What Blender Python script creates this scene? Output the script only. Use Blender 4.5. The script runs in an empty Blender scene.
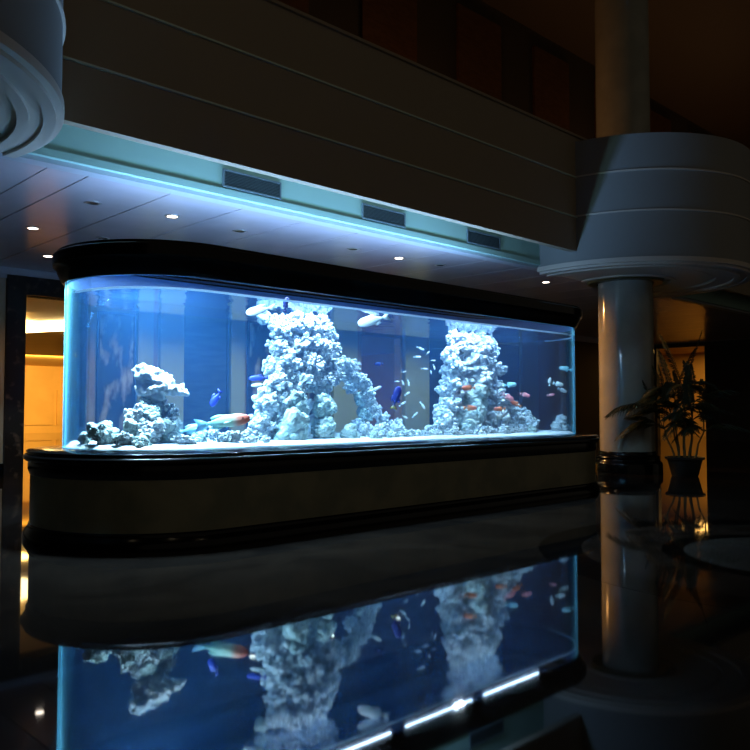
import bpy, bmesh, math, random
from mathutils import Vector, Matrix, Euler, noise
random.seed(7)
PI = math.pi
S = bpy.context.scene
COL = S.collection

# ---------------------------------------------------------------- materials
def new_mat(name):
    m = bpy.data.materials.new(name); m.use_nodes = True
    n = m.node_tree.nodes; l = m.node_tree.links
    n.clear()
    out = n.new('ShaderNodeOutputMaterial')
    return m, n, l, out

def pbr(name, col, rough=.5, spec=.5, ior=1.5, metal=0, coat=0, var=None, scale=3, bump=0, bscale=20, detail=6, stretch=None, lo=.4, hi=.6):
    m, n, l, out = new_mat(name)
    b = n.new('ShaderNodeBsdfPrincipled'); l.new(b.outputs[0], out.inputs[0])
    b.inputs['Base Color'].default_value = (*col, 1)
    b.inputs['Roughness'].default_value = rough
    b.inputs['IOR'].default_value = ior
    b.inputs['Specular IOR Level'].default_value = spec
    b.inputs['Metallic'].default_value = metal
    b.inputs['Coat Weight'].default_value = coat
    tc = n.new('ShaderNodeTexCoord')
    src = tc.outputs['Object']
    if stretch:
        mp = n.new('ShaderNodeMapping'); mp.inputs['Scale'].default_value = stretch
        l.new(src, mp.inputs[0]); src = mp.outputs[0]
    if var:
        t = n.new('ShaderNodeTexNoise'); t.inputs['Scale'].default_value = scale; t.inputs['Detail'].default_value = detail
        l.new(src, t.inputs['Vector'])
        r = n.new('ShaderNodeValToRGB'); r.color_ramp.elements[0].position = lo; r.color_ramp.elements[1].position = hi
        r.color_ramp.elements[0].color = (*col, 1); r.color_ramp.elements[1].color = (*var, 1)
        l.new(t.outputs[0], r.inputs[0]); l.new(r.outputs[0], b.inputs['Base Color'])
    if bump:
        t = n.new('ShaderNodeTexNoise'); t.inputs['Scale'].default_value = bscale; t.inputs['Detail'].default_value = 5
        l.new(src, t.inputs['Vector'])
        bp = n.new('ShaderNodeBump'); bp.inputs['Strength'].default_value = bump; bp.inputs['Distance'].default_value = .02
        l.new(t.outputs[0], bp.inputs['Height']); l.new(bp.outputs[0], b.inputs['Normal'])
    return m

def emit(name, col, s):
    m, n, l, out = new_mat(name)
    e = n.new('ShaderNodeEmission'); e.inputs[0].default_value = (*col, 1); e.inputs[1].default_value = s
    l.new(e.outputs[0], out.inputs[0]); return m

def glass_mat():
    # thin clear pane: transparent, Fresnel reflection, and a cyan edge-on scatter imitating the glow of refracted light
    m, n, l, out = new_mat('aquarium_glass')
    tr = n.new('ShaderNodeBsdfTransparent'); tr.inputs[0].default_value = (.97, .99, 1, 1)
    gl = n.new('ShaderNodeBsdfGlossy'); gl.inputs['Roughness'].default_value = .02; gl.inputs[0].default_value = (.8, .9, 1, 1)
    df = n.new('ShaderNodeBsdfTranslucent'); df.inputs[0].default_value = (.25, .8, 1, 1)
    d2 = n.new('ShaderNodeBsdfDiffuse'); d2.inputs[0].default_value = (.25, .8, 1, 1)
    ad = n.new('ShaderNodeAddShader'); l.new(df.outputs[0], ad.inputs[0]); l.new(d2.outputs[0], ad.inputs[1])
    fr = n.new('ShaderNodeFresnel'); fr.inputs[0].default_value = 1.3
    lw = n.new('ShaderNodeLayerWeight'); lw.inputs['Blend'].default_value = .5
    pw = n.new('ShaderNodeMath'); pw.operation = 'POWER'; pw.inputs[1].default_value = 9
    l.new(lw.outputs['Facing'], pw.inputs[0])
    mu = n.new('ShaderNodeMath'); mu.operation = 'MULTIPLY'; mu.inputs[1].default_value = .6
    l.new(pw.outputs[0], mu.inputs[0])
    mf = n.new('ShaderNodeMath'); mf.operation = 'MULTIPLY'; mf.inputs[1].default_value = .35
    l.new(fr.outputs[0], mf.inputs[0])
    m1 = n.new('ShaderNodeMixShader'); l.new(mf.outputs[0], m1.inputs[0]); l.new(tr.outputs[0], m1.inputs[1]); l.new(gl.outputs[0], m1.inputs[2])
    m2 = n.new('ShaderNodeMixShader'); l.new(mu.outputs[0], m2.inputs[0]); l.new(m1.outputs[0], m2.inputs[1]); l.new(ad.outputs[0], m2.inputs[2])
    l.new(m2.outputs[0], out.inputs[0])
    return m

WD = .045
def water_side_mat(top):
    m, n, l, out = new_mat('water_surface' if top else 'water_body')
    tr = n.new('ShaderNodeBsdfTransparent')
    if top:
        gl = n.new('ShaderNodeBsdfGlossy'); gl.inputs['Roughness'].default_value = .06; gl.inputs[0].default_value = (.8, .9, 1, 1)
        lw = n.new('ShaderNodeLayerWeight'); lw.inputs['Blend'].default_value = .5
        r = n.new('ShaderNodeMapRange'); r.inputs[1].default_value = .35; r.inputs[2].default_value = .75
        r.inputs[3].default_value = .03; r.inputs[4].default_value = .85
        l.new(lw.outputs['Facing'], r.inputs[0])
        mx = n.new('ShaderNodeMixShader'); l.new(r.outputs[0], mx.inputs[0]); l.new(tr.outputs[0], mx.inputs[1]); l.new(gl.outputs[0], mx.inputs[2])
        tc = n.new('ShaderNodeTexCoord'); t = n.new('ShaderNodeTexNoise'); t.inputs['Scale'].default_value = 3
        l.new(tc.outputs['Object'], t.inputs['Vector'])
        bp = n.new('ShaderNodeBump'); bp.inputs['Strength'].default_value = .15; bp.inputs['Distance'].default_value = .05
        l.new(t.outputs[0], bp.inputs['Height']); l.new(bp.outputs[0], gl.inputs['Normal'])
        l.new(mx.outputs[0], out.inputs[0])
    else:
        l.new(tr.outputs[0], out.inputs[0])
    sc = n.new('ShaderNodeVolumeScatter'); sc.inputs['Color'].default_value = (.10, .40, 1, 1); sc.inputs['Density'].default_value = WD
    ab = n.new('ShaderNodeVolumeAbsorption'); ab.inputs['Color'].default_value = (.30, .78, 1, 1); ab.inputs['Density'].default_value = .23
    ad = n.new('ShaderNodeAddShader'); l.new(sc.outputs[0], ad.inputs[0]); l.new(ab.outputs[0], ad.inputs[1])
    l.new(ad.outputs[0], out.inputs['Volume'])
    return m

M = {}
M['black'] = pbr('black_lacquer', (.003, .003, .003), .16, .3, 1.45)
M['liner'] = pbr('blue_glow_liner', (.05, .12, .28), .6)  # blue put into the colour for the tank's glow above the water
M['olive'] = pbr('olive_marble_panel', (.20, .19, .12), .3, .4, var=(.28, .25, .15), scale=2.2)
M['glass'] = glass_mat()
M['water'] = water_side_mat(False); M['wtop'] = water_side_mat(True)
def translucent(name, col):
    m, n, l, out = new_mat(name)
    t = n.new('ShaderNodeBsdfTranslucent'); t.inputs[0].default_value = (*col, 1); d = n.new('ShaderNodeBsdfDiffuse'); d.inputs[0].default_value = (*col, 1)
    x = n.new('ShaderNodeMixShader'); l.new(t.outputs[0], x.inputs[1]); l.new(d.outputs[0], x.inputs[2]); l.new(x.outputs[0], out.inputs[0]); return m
M['wline'] = translucent('lit_waterline', (.8, .92, 1))  # near-white for the lit edge of the water
M['sand'] = pbr('coral_sand', (.9, .9, .88), .9, bump=.5, bscale=60)
M['ceil'] = pbr('ceiling_panel_paint', (.64, .56, .60), .22, .5, var=(.60, .53, .56), scale=1.5)
M['seam'] = pbr('ceiling_seam_shadow_gap', (.02, .02, .02), .8)
M['white'] = pbr('white_trim_paint', (.42, .43, .46), .45)
M['band'] = pbr('pale_green_plaster', (.38, .58, .50), .6)
M['fascia'] = pbr('brown_balcony_panel', (.33, .265, .19), .5, .3)
M['ftrim'] = pbr('pale_trim_line', (.62, .75, .62), .4)
M['drum'] = pbr('grey_plaster', (.25, .245, .23), .6)
M['ring'] = pbr('cream_plaster', (.60, .52, .44), .5)
M['ringdk'] = pbr('dark_bronze_ring', (.10, .08, .03), .3)
M['column'] = pbr('polished_cream_marble', (.42, .40, .33), .12, .5, var=(.36, .35, .29), scale=1.6)
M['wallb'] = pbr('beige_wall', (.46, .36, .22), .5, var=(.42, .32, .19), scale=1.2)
M['pil'] = pbr('sand_stone_pilaster', (.46, .54, .36), .45)
M['dkpanel'] = pbr('dark_slate_panel', (.035, .045, .06), .35, var=(.06, .07, .08), scale=2.5, stretch=(.6, 1, 4))
M['mural'] = pbr('mottled_stone_mural', (.04, .04, .055), .35, var=(.60, .52, .40), scale=1.9, detail=3, stretch=(1.6, 1, .7), lo=.5, hi=.66)
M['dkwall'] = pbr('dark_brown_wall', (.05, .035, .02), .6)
M['brownup'] = pbr('brown_wood_panel', (.12, .05, .015), .5, var=(.09, .035, .01), scale=4, stretch=(1, 1, 3))
M['marblek'] = pbr('black_veined_marble', (.012, .009, .007), .4, .12, var=(.10, .07, .05), scale=5, detail=8, lo=.55, hi=.72)
M['orange'] = pbr('ochre_wall', (.75, .48, .16), .5, var=(.70, .44, .14), scale=.8)
M['glow'] = emit('warm_cove_glow', (1, .72, .30), 9)
M['lens'] = emit('lit_downlight_lens', (1, .86, .72), 14)
M['lensoff'] = pbr('unlit_downlight_lens', (.02, .02, .025), .2)
M['metal'] = pbr('downlight_rim', (.5, .48, .46), .3, metal=.6)
M['vent'] = pbr('grey_vent_metal', (.14, .19, .21), .5)
M['ventback'] = pbr('vent_recess', (.03, .035, .04), .8)
M['pot'] = pbr('dark_glazed_pot', (.012, .011, .010), .3)
M['soil'] = pbr('soil', (.02, .014, .01), .95)
M['cane'] = pbr('palm_cane', (.16, .13, .05), .5)
M['leaf'] = pbr('palm_leaf', (.018, .030, .009), .45, var=(.03, .033, .010), scale=9)

def rock_mat(name, a, b_, dirt):
    m, n, l, out = new_mat(name)
    p = n.new('ShaderNodeBsdfPrincipled'); l.new(p.outputs[0], out.inputs[0]); p.inputs['Roughness'].default_value = .95
    p.inputs['Specular IOR Level'].default_value = .1
    tc = n.new('ShaderNodeTexCoord')
    t = n.new('ShaderNodeTexNoise'); t.inputs['Scale'].default_value = 2.2; t.inputs['Detail'].default_value = 8
    l.new(tc.outputs['Object'], t.inputs['Vector'])
    r = n.new('ShaderNodeValToRGB'); e = r.color_ramp.elements
    e[0].position = .33; e[0].color = (*dirt, 1); e[1].position = .60; e[1].color = (*a, 1)
    q = e.new(.46); q.color = (*b_, 1)
    l.new(t.outputs[0], r.inputs[0]); l.new(r.outputs[0], p.inputs['Base Color'])
    v = n.new('ShaderNodeTexVoronoi'); v.inputs['Scale'].default_value = 6
    l.new(tc.outputs['Object'], v.inputs['Vector'])
    bp = n.new('ShaderNodeBump'); bp.inputs['Strength'].default_value = .5; bp.inputs['Distance'].default_value = .05
    l.new(v.outputs[0], bp.inputs['Height']); l.new(bp.outputs[0], p.inputs['Normal'])
    return m
M['rock'] = rock_mat('pale_coral_rock', (.88, .88, .86), (.70, .75, .78), (.36, .44, .50))
M['rockg'] = rock_mat('algae_tinged_rock', (.60, .68, .64), (.46, .56, .54), (.24, .34, .34))

def floor_mat():
    m, n, l, out = new_mat('polished_marble_floor')
    b = n.new('ShaderNodeBsdfPrincipled'); l.new(b.outputs[0], out.inputs[0])
    b.inputs['Roughness'].default_value = .035; b.inputs['IOR'].default_value = 1.55
    tc = n.new('ShaderNodeTexCoord')
    t = n.new('ShaderNodeTexNoise'); t.inputs['Scale'].default_value = .9; t.inputs['Detail'].default_value = 8; t.inputs['Distortion'].default_value = 1.2
    l.new(tc.outputs['Object'], t.inputs['Vector'])
    r = n.new('ShaderNodeValToRGB'); r.color_ramp.elements[0].position = .35; r.color_ramp.elements[1].position = .7
    r.color_ramp.elements[0].color = (.011, .009, .008, 1); r.color_ramp.elements[1].color = (.024, .018, .014, 1)
    l.new(t.outputs[0], r.inputs[0])
    l.new(r.outputs[0], b.inputs['Base Color'])
    return m
M['floor'] = floor_mat()
M['inlay'] = pbr('grey_marble_inlay', (.07, .068, .06), .04, ior=1.55, var=(.055, .053, .048), scale=2)
M['inlayk'] = pbr('black_marble_inlay', (.004, .004, .004), .04, ior=1.55)
M['inlayb'] = pbr('brown_marble_inlay', (.018, .014, .011), .04, ior=1.55, var=(.034, .025, .02), scale=2)

# ---------------------------------------------------------------- mesh helpers
def obj(name, bm, mat, parent=None, smooth=True, angle=35):
    bmesh.ops.recalc_face_normals(bm, faces=bm.faces)
    me = bpy.data.meshes.new(name); bm.to_mesh(me); bm.free()
    mats = mat if isinstance(mat, (list, tuple)) else [mat]
    for mm in mats: me.materials.append(mm)
    if smooth:
        for p in me.polygons: p.use_smooth = True
        me.set_sharp_from_angle(angle=math.radians(angle))
    o = bpy.data.objects.new(name, me); COL.objects.link(o)
    if parent: o.parent = parent
    return o

def tag(o, label, cat, group=None, kind=None):
    o['label'] = label; o['category'] = cat
    if group: o['group'] = group
    if kind: o['kind'] = kind
    return o

def empty(name, loc, label, cat, group=None, rz=0):
    o = bpy.data.objects.new(name, None); COL.objects.link(o)
    o.location = loc; o.rotation_euler = (0, 0, rz); o.empty_display_size = .1
    return tag(o, label, cat, group)

def struct(name, bm, mat, **k):
    o = obj(name, bm, mat, **k); o['kind'] = 'structure'; return o

def dup(o, parent=None):
    c = o.copy(); COL.objects.link(c)
    if parent: c.parent = parent
    for ch in list(o.children): dup(ch, c)
    return c

def box(bm, x0, x1, y0, y1, z0, z1, mi=0):
    v = [bm.verts.new(p) for p in [(x0, y0, z0), (x1, y0, z0), (x1, y1, z0), (x0, y1, z0), (x0, y0, z1), (x1, y0, z1), (x1, y1, z1), (x0, y1, z1)]]
    for f in ((0, 3, 2, 1), (4, 5, 6, 7), (0, 1, 5, 4), (1, 2, 6, 5), (2, 3, 7, 6), (3, 0, 4, 7)):
        fc = bm.faces.new([v[i] for i in f]); fc.material_index = mi
    return bm

def B(*a):
    return box(bmesh.new(), *a)

def lathe(prof, seg=48, closed=False, bm=None, cx=0, cy=0):
    bm = bm or bmesh.new(); rings = []
    for r, z in prof:
        if r < 1e-6: rings.append([bm.verts.new((cx, cy, z))])
        else: rings.append([bm.verts.new((cx + r * math.cos(2 * PI * i / seg), cy + r * math.sin(2 * PI * i / seg), z)) for i in range(seg)])
    n = len(rings)
    for k in range(n if closed else n - 1):
        a, b = rings[k], rings[(k + 1) % n]
        for i in range(seg):
            j = (i + 1) % seg
            if len(a) == 1 and len(b) == 1: continue
            if len(a) == 1: bm.faces.new((a[0], b[i], b[j]))
            elif len(b) == 1: bm.faces.new((a[i], b[0], a[j]))
            else: bm.faces.new((a[i], b[i], b[j], a[j]))
    return bm

def tube(bm, pts, rad, seg=8):
    pts = [Vector(p) for p in pts]; rings = []
    for i, p in enumerate(pts):
        d = (pts[min(i + 1, len(pts) - 1)] - pts[max(i - 1, 0)]).normalized()
        u = d.cross(Vector((.13, .97, .2))).normalized(); w = d.cross(u)
        r = rad[i] if isinstance(rad, (list, tuple)) else rad
        rings.append([bm.verts.new(p + (u * math.cos(2 * PI * k / seg) + w * math.sin(2 * PI * k / seg)) * r) for k in range(seg)])
    for a, b in zip(rings, rings[1:]):
        for k in range(seg):
            bm.faces.new((a[k], a[(k + 1) % seg], b[(k + 1) % seg], b[k]))
    bm.faces.new(rings[0]); bm.faces.new(rings[-1])
    return bm

# ---------------------------------------------------------------- camera
Hc = 1.5
a = math.radians(46.1); p = math.atan(34 / 784)
Fv = Vector((math.cos(a), math.sin(a), 0)); Rv = Vector((math.sin(a), -math.cos(a), 0)); Uv = Vector((0, 0, 1))
Fc = Fv * math.cos(p) + Uv * math.sin(p); Uc = -Fv * math.sin(p) + Uv * math.cos(p)
cam = bpy.data.cameras.new('camera'); cam.lens = 784 / 750 * 36; cam.sensor_width = 36; cam.clip_end = 200
co = bpy.data.objects.new('camera', cam); COL.objects.link(co)
co.location = (0, 0, Hc); co.rotation_euler = Fc.to_track_quat('-Z', 'Y').to_euler()
S.camera = co
def ray(x, y): return Fc + Rv * ((x - 375) / 784) + Uc * ((374 - y) / 784)
CAM = Vector((0, 0, Hc))
def atY(x, y, Y): d = ray(x, y); return CAM + d * (Y / d.y)
def atZ(x, y, Z): d = ray(x, y); return CAM + d * ((Z - Hc) / d.z)

# ---------------------------------------------------------------- floor
XL, XR, YB, YF = -8, 37, 18.5, -4
bm = bmesh.new(); box(bm, XL, XR + 14, YF, 52, -.2, 0)
struct('floor', bm, M['floor'], smooth=False)
mx, my = 8.75, 2.72
def annulus(r0, r1, z0=.0, z1=.001):
    if r0 == 0: return lathe([(0, z0), (r1, z0), (r1, z1), (0, z1)], 96, cx=mx, cy=my)
    return lathe([(r0, z0), (r1, z0), (r1, z1), (r0, z1)], 96, closed=True, cx=mx, cy=my)
med = empty('floor_medallion', (0, 0, 0), 'round grey marble medallion with black and brown rings inlaid in dark floor', 'floor inlay')
obj('center_disc', annulus(0, 1.2), M['inlay'], med)
obj('black_ring', annulus(1.2, 1.42), M['inlayk'], med)
obj('brown_ring', annulus(1.42, 2.25), M['inlayb'], med)
obj('outer_ring', annulus(2.25, 2.7), M['inlayk'], med)

# ---------------------------------------------------------------- lower ceiling
CZ = 4.7; CE = 10.35
bm = bmesh.new()
box(bm, XL, XR, CE, YB, CZ + .03, CZ + .2, 1)
seams = [-7.9]
x = 4.55 - 1.26 * 9
xs_ = []
while x < XR - 1:
    xs_.append(x); x += 1.26
xs_ = sorted(xs_ + [3.99])
xs_ = [XL] + xs_ + [XR]
for x0, x1 in zip(xs_, xs_[1:]):
    box(bm, x0 + .012, x1 - .012, CE, YB, CZ, CZ + .04, 0)
struct('ceiling', bm, [M['ceil'], M['seam']], smooth=False)
# stepped edge mouldings of the ceiling
bm = bmesh.new()
box(bm, XL, XR, 10.17, CE - .02, CZ - .03, CZ + .2)
box(bm, XL, XR, 10.02, 10.17, CZ - .06, CZ + .2)
struct('trim_1', bm, M['white'], smooth=False)
bm = bmesh.new(); box(bm, XL, XR, 9.93, 10.02, CZ + .0, CZ + .1)
struct('trim_2', bm, M['band'], smooth=False)
# pale green band above with recess top
bm = bmesh.new(); box(bm, XL, XR, 9.95, 10.15, CZ + .1, 5.75)
struct('wall_recess', bm, M['band'], smooth=False)
# balcony fascia
bm = bmesh.new(); box(bm, XL, XR, 9.0, 9.14, 4.87, 7.35); box(bm, XL, XR, 9.14, 13.5, 5.6, 5.75)
struct('wall_balcony', bm, M['fascia'], smooth=False)
for i, z in enumerate((5.60, 6.46, 7.34)):
    struct('trim_%d' % (i + 3), B(XL, XR, 8.965, 9.0, z - .013, z + .013) if i < 2 else B(XL, XR, 8.95, 9.19, z, z + .05), M['ftrim'] if i < 2 else M['fascia'], smooth=False)
# upper storey
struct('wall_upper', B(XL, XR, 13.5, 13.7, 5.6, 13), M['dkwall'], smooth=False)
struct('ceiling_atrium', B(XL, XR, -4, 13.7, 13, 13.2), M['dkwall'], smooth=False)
for k in range(9):
    x0 = 5.4 + 2.45 * k * 1.45
    o = obj('wood_wall_panel', B(x0, x0 + 1.9, 13.42, 13.5, 5.76, 12.5), M['brownup'], smooth=False)
    tag(o, 'tall brown wood panel on the dark upper-floor wall behind the balcony', 'wall panel', 'brown panels on the upper wall')

# ---------------------------------------------------------------- air vents on the green band
def vent(x0, x1, z0, z1, label):
    t = empty('air_vent', ((x0 + x1) / 2, 9.95, z0), label, 'vent', 'air vents on the green band')
    w = (x1 - x0) / 2; h = z1 - z0
    obj('backing', B(-w + .02, w - .02, -.008, -.001, .02, h - .02), M['ventback'], t, smooth=False)
    bm = bmesh.new()
    box(bm, -w, w, -.03, -.001, 0, .025); box(bm, -w, w, -.03, -.001, h - .025, h)
    box(bm, -w, -w + .025, -.03, -.001, .025, h - .025); box(bm, w - .025, w, -.03, -.001, .025, h - .025)
    obj('frame', bm, M['vent'], t, smooth=False)
    bm = bmesh.new(); n = 9
    for i in range(n):
        z = .03 + (h - .06) * (i + .5) / n
        v = [bm.verts.new(q) for q in ((-w + .02, -.026, z - .006), (w - .02, -.026, z - .006), (w - .02, -.009, z + .010), (-w + .02, -.009, z + .010),
                                       (-w + .02, -.026, z - .002), (w - .02, -.026, z - .002), (w - .02, -.009, z + .014), (-w + .02, -.009, z + .014))]
        for f in ((0, 1, 2, 3), (4, 5, 6, 7), (0, 1, 5, 4), (1, 2, 6, 5), (2, 3, 7, 6), (3, 0, 4, 7)): bm.faces.new([v[j] for j in f])
    o = obj('slats', bm, M['vent'], t, smooth=False); o['label'] = 'grey horizontal louvre slats'
vent(6.40, 7.48, 4.83, 5.10, 'grey louvred air vent on green band, leftmost of the three')
vent(9.25, 10.33, 4.83, 5.10, 'grey louvred air vent on green band, middle of the three')
vent(12.12, 13.2, 4.83, 5.10, 'grey louvred air vent on green band, rightmost of the three')

# ---------------------------------------------------------------- balcony drums and columns
DR = 2.84
def cut(bm, ymax):
    bmesh.ops.bisect_plane(bm, geom=bm.verts[:] + bm.edges[:] + bm.faces[:], plane_co=(0, ymax, 0), plane_no=(0, 1, 0), clear_outer=True)
    bmesh.ops.holes_fill(bm, edges=[e for e in bm.edges if e.is_boundary], sides=0)
    return bm
def drum(cx, cy, label, z0=4.50, up=.05):
    t = empty('balcony_drum', (cx, cy, z0), label, 'balcony', 'round balcony drums over the columns')
    obj('drum_wall', cut(lathe([(DR - .03, .09), (DR, .09), (DR, 2.74), (DR - .12, 2.74), (DR - .12, .2), (DR - .03, .2)], 128, closed=True), 10.0 - cy), M['drum'], t)
    for z in (1.07 + up, 1.92 + up):
        obj('trim_ring', lathe([(DR + .001, z - .016), (DR + .03, z - .016), (DR + .03, z + .016), (DR + .001, z + .016)], 128, closed=True), M['ring'], t)
    obj('underside', cut(lathe([(.66, .12), (1.05, .12), (1.05, .03), (1.15, .03), (1.15, .06), (1.9, .06), (1.9, .1), (2.02, .1), (2.02, .04), (2.4, .04), (2.4, -.01),
                            (2.52, -.01), (2.52, .03), (2.66, .03), (2.66, 0), (2.79, 0), (2.79, .05), (2.87, .05), (2.87, .085), (2.87, .15), (.66, .15)], 128, closed=True), 10.0 - cy), M['ring'], t, angle=20)
    o = obj('collar_ring', lathe([(.66, .02), (.86, .02), (.90, .08), (.90, .119), (.66, .119)], 96, closed=True), M['ringdk'], t); o['label'] = 'dark bronze ring around the column head'
    return t
def column(cx, cy, label):
    t = empty('column', (cx, cy, 0), label, 'column', 'round marble columns')
    obj('shaft', lathe([(0, .5), (.635, .5), (.635, 4.65), (.635, 13), (0, 13)], 96), M['column'], t)
    o = obj('base', lathe([(0, 0), (.80, 0), (.80, .2), (.785, .24), (.75, .27), (.73, .32), (.74, .36), (.72, .40), (.67, .43), (.66, .47), (.645, .5), (0, .5)], 96), M['black'], t)
    o['label'] = 'moulded black base'
    return t
CXR, CYR = 17.45, 9.4
drum(CXR, CYR, 'large grey drum-shaped balcony with ringed underside around the cream column')
column(CXR, CYR, 'cream marble column with black base beyond the aquarium end')
drum(.70, 9.4, 'drum-shaped balcony with ringed underside cut off at the left edge', 4.60, -.05)

# ---------------------------------------------------------------- downlights
def downlight(x, y, lit, label, col=(1, .62, .30)):
    t = empty('downlight', (x, y, CZ), label, 'ceiling light', 'lit downlights' if lit else 'unlit downlights')
    obj('rim', lathe([(.085, -.012), (.125, -.010), (.13, -.001), (.085, -.001)], 32, closed=True), M['metal'], t)
    obj('lens', lathe([(0, -.006), (.085, -.006), (.085, -.001), (0, -.001)], 32), M['lens'] if lit else M['lensoff'], t)
    if lit:
        L = bpy.data.lights.new('downlight_lamp', 'SPOT'); L.energy = lit; L.color = col; L.spot_size = 2.2; L.spot_blend = .8; L.shadow_soft_size = .08
        o = bpy.data.objects.new('downlight_lamp', L); COL.objects.link(o); o.location = (0, 0, -.06); o.parent = t
for x, y, l_ in ((5.17, 14.1, 'lit downlight in the panelled ceiling near the left edge'), (6.36, 16.48, 'lit downlight above the black marble doorway, beside the aquarium crown'),
                 (6.51, 11.62, 'lit downlight in the ceiling below the leftmost air vent'), (11.81, 11.54, 'lit downlight in the ceiling below the middle air vent'),
                 (16.73, 11.17, 'lit downlight just left of the cream column'), (22.15, 10.21, 'lit downlight right of the cream column, above the palm')):
    downlight(x, y, 90 if y > 16 else 24, l_)
for x, l_ in ((9.0, 'second'), (11.6, 'third'), (14.2, 'fourth'), (16.8, 'fifth'), (19.4, 'sixth'), (22.0, 'seventh')):  # unseen row, added to light the back wall and its panels
    downlight(x, 16.48, 260, 'added unseen downlight lighting the back wall from behind the crown, %s along the row in front of the wall panels' % l_, (1, .84, .50))
for x, y, l_ in ((5.2, 11.73, 'dark unlit downlight near the left drum'), (6.42, 14.02, 'dark unlit downlight just above the crown of the aquarium at left'),
                 (7.94, 11.76, 'dark unlit downlight between two lit ones, under the first vent'), (10.48, 11.52, 'dark unlit downlight under the middle vent'),
                 (13.05, 11.47, 'dark unlit downlight under the rightmost vent')):
    downlight(x, y, 0, l_)

# ---------------------------------------------------------------- back wall with doorway
DX0, DX1, DZ = 6.64, 7.72, 4.12      # opening
bm = bmesh.new()
box(bm, XL, DX0, YB, YB + .3, 0, CZ)
box(bm, DX0, DX1, YB, YB + .3, DZ, CZ)
box(bm, DX1, 17.2, YB, YB + .3, 0, CZ)
box(bm, 17.2, 19.0, YB, YB + .3, 3.9, CZ)
box(bm, 19.0, 29.3, YB, YB + .3, 0, CZ)
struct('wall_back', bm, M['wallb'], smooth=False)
struct('wall_back_right', B(29.3, XR, YB, YB + .3, 0, CZ), M['dkwall'], smooth=False)  # same wall in a dark colour, standing in for its lack of light
bm = bmesh.new(); box(bm, DX0 - .42, DX0, YB - .08, YB + .38, 0, DZ + .42); box(bm, DX1, DX1 + .35, YB - .08, YB + .38, 0, DZ + .42); box(bm, DX0, DX1, YB - .08, YB + .38, DZ, DZ + .42)
struct('door_1', bm, M['marblek'], smooth=False)
bm = bmesh.new(); box(bm, XL, XR, YB - .10, YB, CZ - .16, CZ); box(bm, XL, XR, YB - .05, YB, CZ - .24, CZ - .16)
struct('trim_6', bm, M['white'], smooth=False)
bm = bmesh.new(); box(bm, XL, DX0 - .42, YB - .04, YB, 0, .28); box(bm, DX1 + .35, 17.2, YB - .04, YB, 0, .28); box(bm, 19, 27.4, YB - .04, YB, 0, .28)
struct('baseboard_back', bm, M['black'], smooth=False)
n = 7
for x0, x1 in ((9.38, 9.80), (10.0, 10.68), (12.15, 12.6), (15.9, 16.9), (19.1, 20.3), (25.8, 26.9)):
    struct('trim_%d' % n, B(x0, x1, YB - .14, YB, .28, 4.44), M['pil'], smooth=False); n += 1
def panel(x0, x1, z0, z1, mat, label, grp):
    t = empty('wall_panel', ((x0 + x1) / 2, YB, z0), label, 'wall panel', grp)
    w = (x1 - x0) / 2; h = z1 - z0
    obj('panel', B(-w + .06, w - .06, -.04, -.002, .06, h - .06), mat, t, smooth=False)
    bm = bmesh.new()
    box(bm, -w, w, -.07, -.002, 0, .06); box(bm, -w, w, -.07, -.002, h - .06, h)
    box(bm, -w, -w + .06, -.07, -.002, .06, h - .06); box(bm, w - .06, w, -.07, -.002, .06, h - .06)
    obj('frame', bm, M['dkpanel'], t, smooth=False)
panel(8.35, 9.36, .35, 3.9, M['mural'], 'mottled stone mural panel seen through the left end of the aquarium', 'wall panels behind the aquarium')
panel(10.72, 12.12, .35, 4.3, M['dkpanel'], 'dark blue slate wall panel seen between the left rocks and the tall reef tower', 'wall panels behind the aquarium')
panel(12.75, 15.8, .35, 4.0, M['mural'], 'wide mottled stone mural panel partly hidden by the tall reef tower', 'wall panels behind the aquarium')
panel(20.4, 25.7, .35, 4.0, M['dkpanel'], 'wide dark wall panel behind the right reef tower', 'wall panels behind the aquarium')

# warm hall behind the back wall
bm = bmesh.new()
box(bm, -1, 27, 50, 50.3, 0, 4.2); box(bm, -1.3, -1, 18.8, 50, 0, 4.2); box(bm, 27, 27.3, 18.8, 50, 0, 4.2)
struct('wall_hall', bm, M['orange'], smooth=False)
struct('ceiling_hall', B(-1.3, 27.3, 18.82, 50.3, 4.2, 4.4), M['orange'], smooth=False)
# curved glowing light trough on the hall ceiling
bm = bmesh.new(); rows = []
for i in range(25):
    t_ = i / 24; X = 8.0 + 5.6 * t_; Yc = 25 + 1.3 * math.cos((X - 9) * 2.1)
    rows.append([bm.verts.new((X, Yc - 1.9, 4.10)), bm.verts.new((X, Yc - 1.6, 4.02)), bm.verts.new((X, Yc + 1.4, 4.02)), bm.verts.new((X, Yc + 1.7, 4.10)), bm.verts.new((X, Yc + 1.6, 4.19)), bm.verts.new((X, Yc - 1.8, 4.19))])
for r0, r1 in zip(rows, rows[1:]):
    for k in range(6): bm.faces.new((r0[k], r0[(k + 1) % 6], r1[(k + 1) % 6], r1[k]))
bm.faces.new(rows[0]); bm.faces.new(rows[-1])
tag(obj('ceiling_light', bm, M['glow']), 'bright curved warm light panel on the ceiling beyond the black marble doorway', 'ceiling light')
# panelled lining of the hall seen in the doorway
bm = bmesh.new()
for k in range(7):
    x0 = 9 + 2.2 * k; box(bm, x0, x0 + 1.9, 49.9, 50, .5, 2.7)
struct('trim_20', bm, M['orange'], smooth=False)

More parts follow.
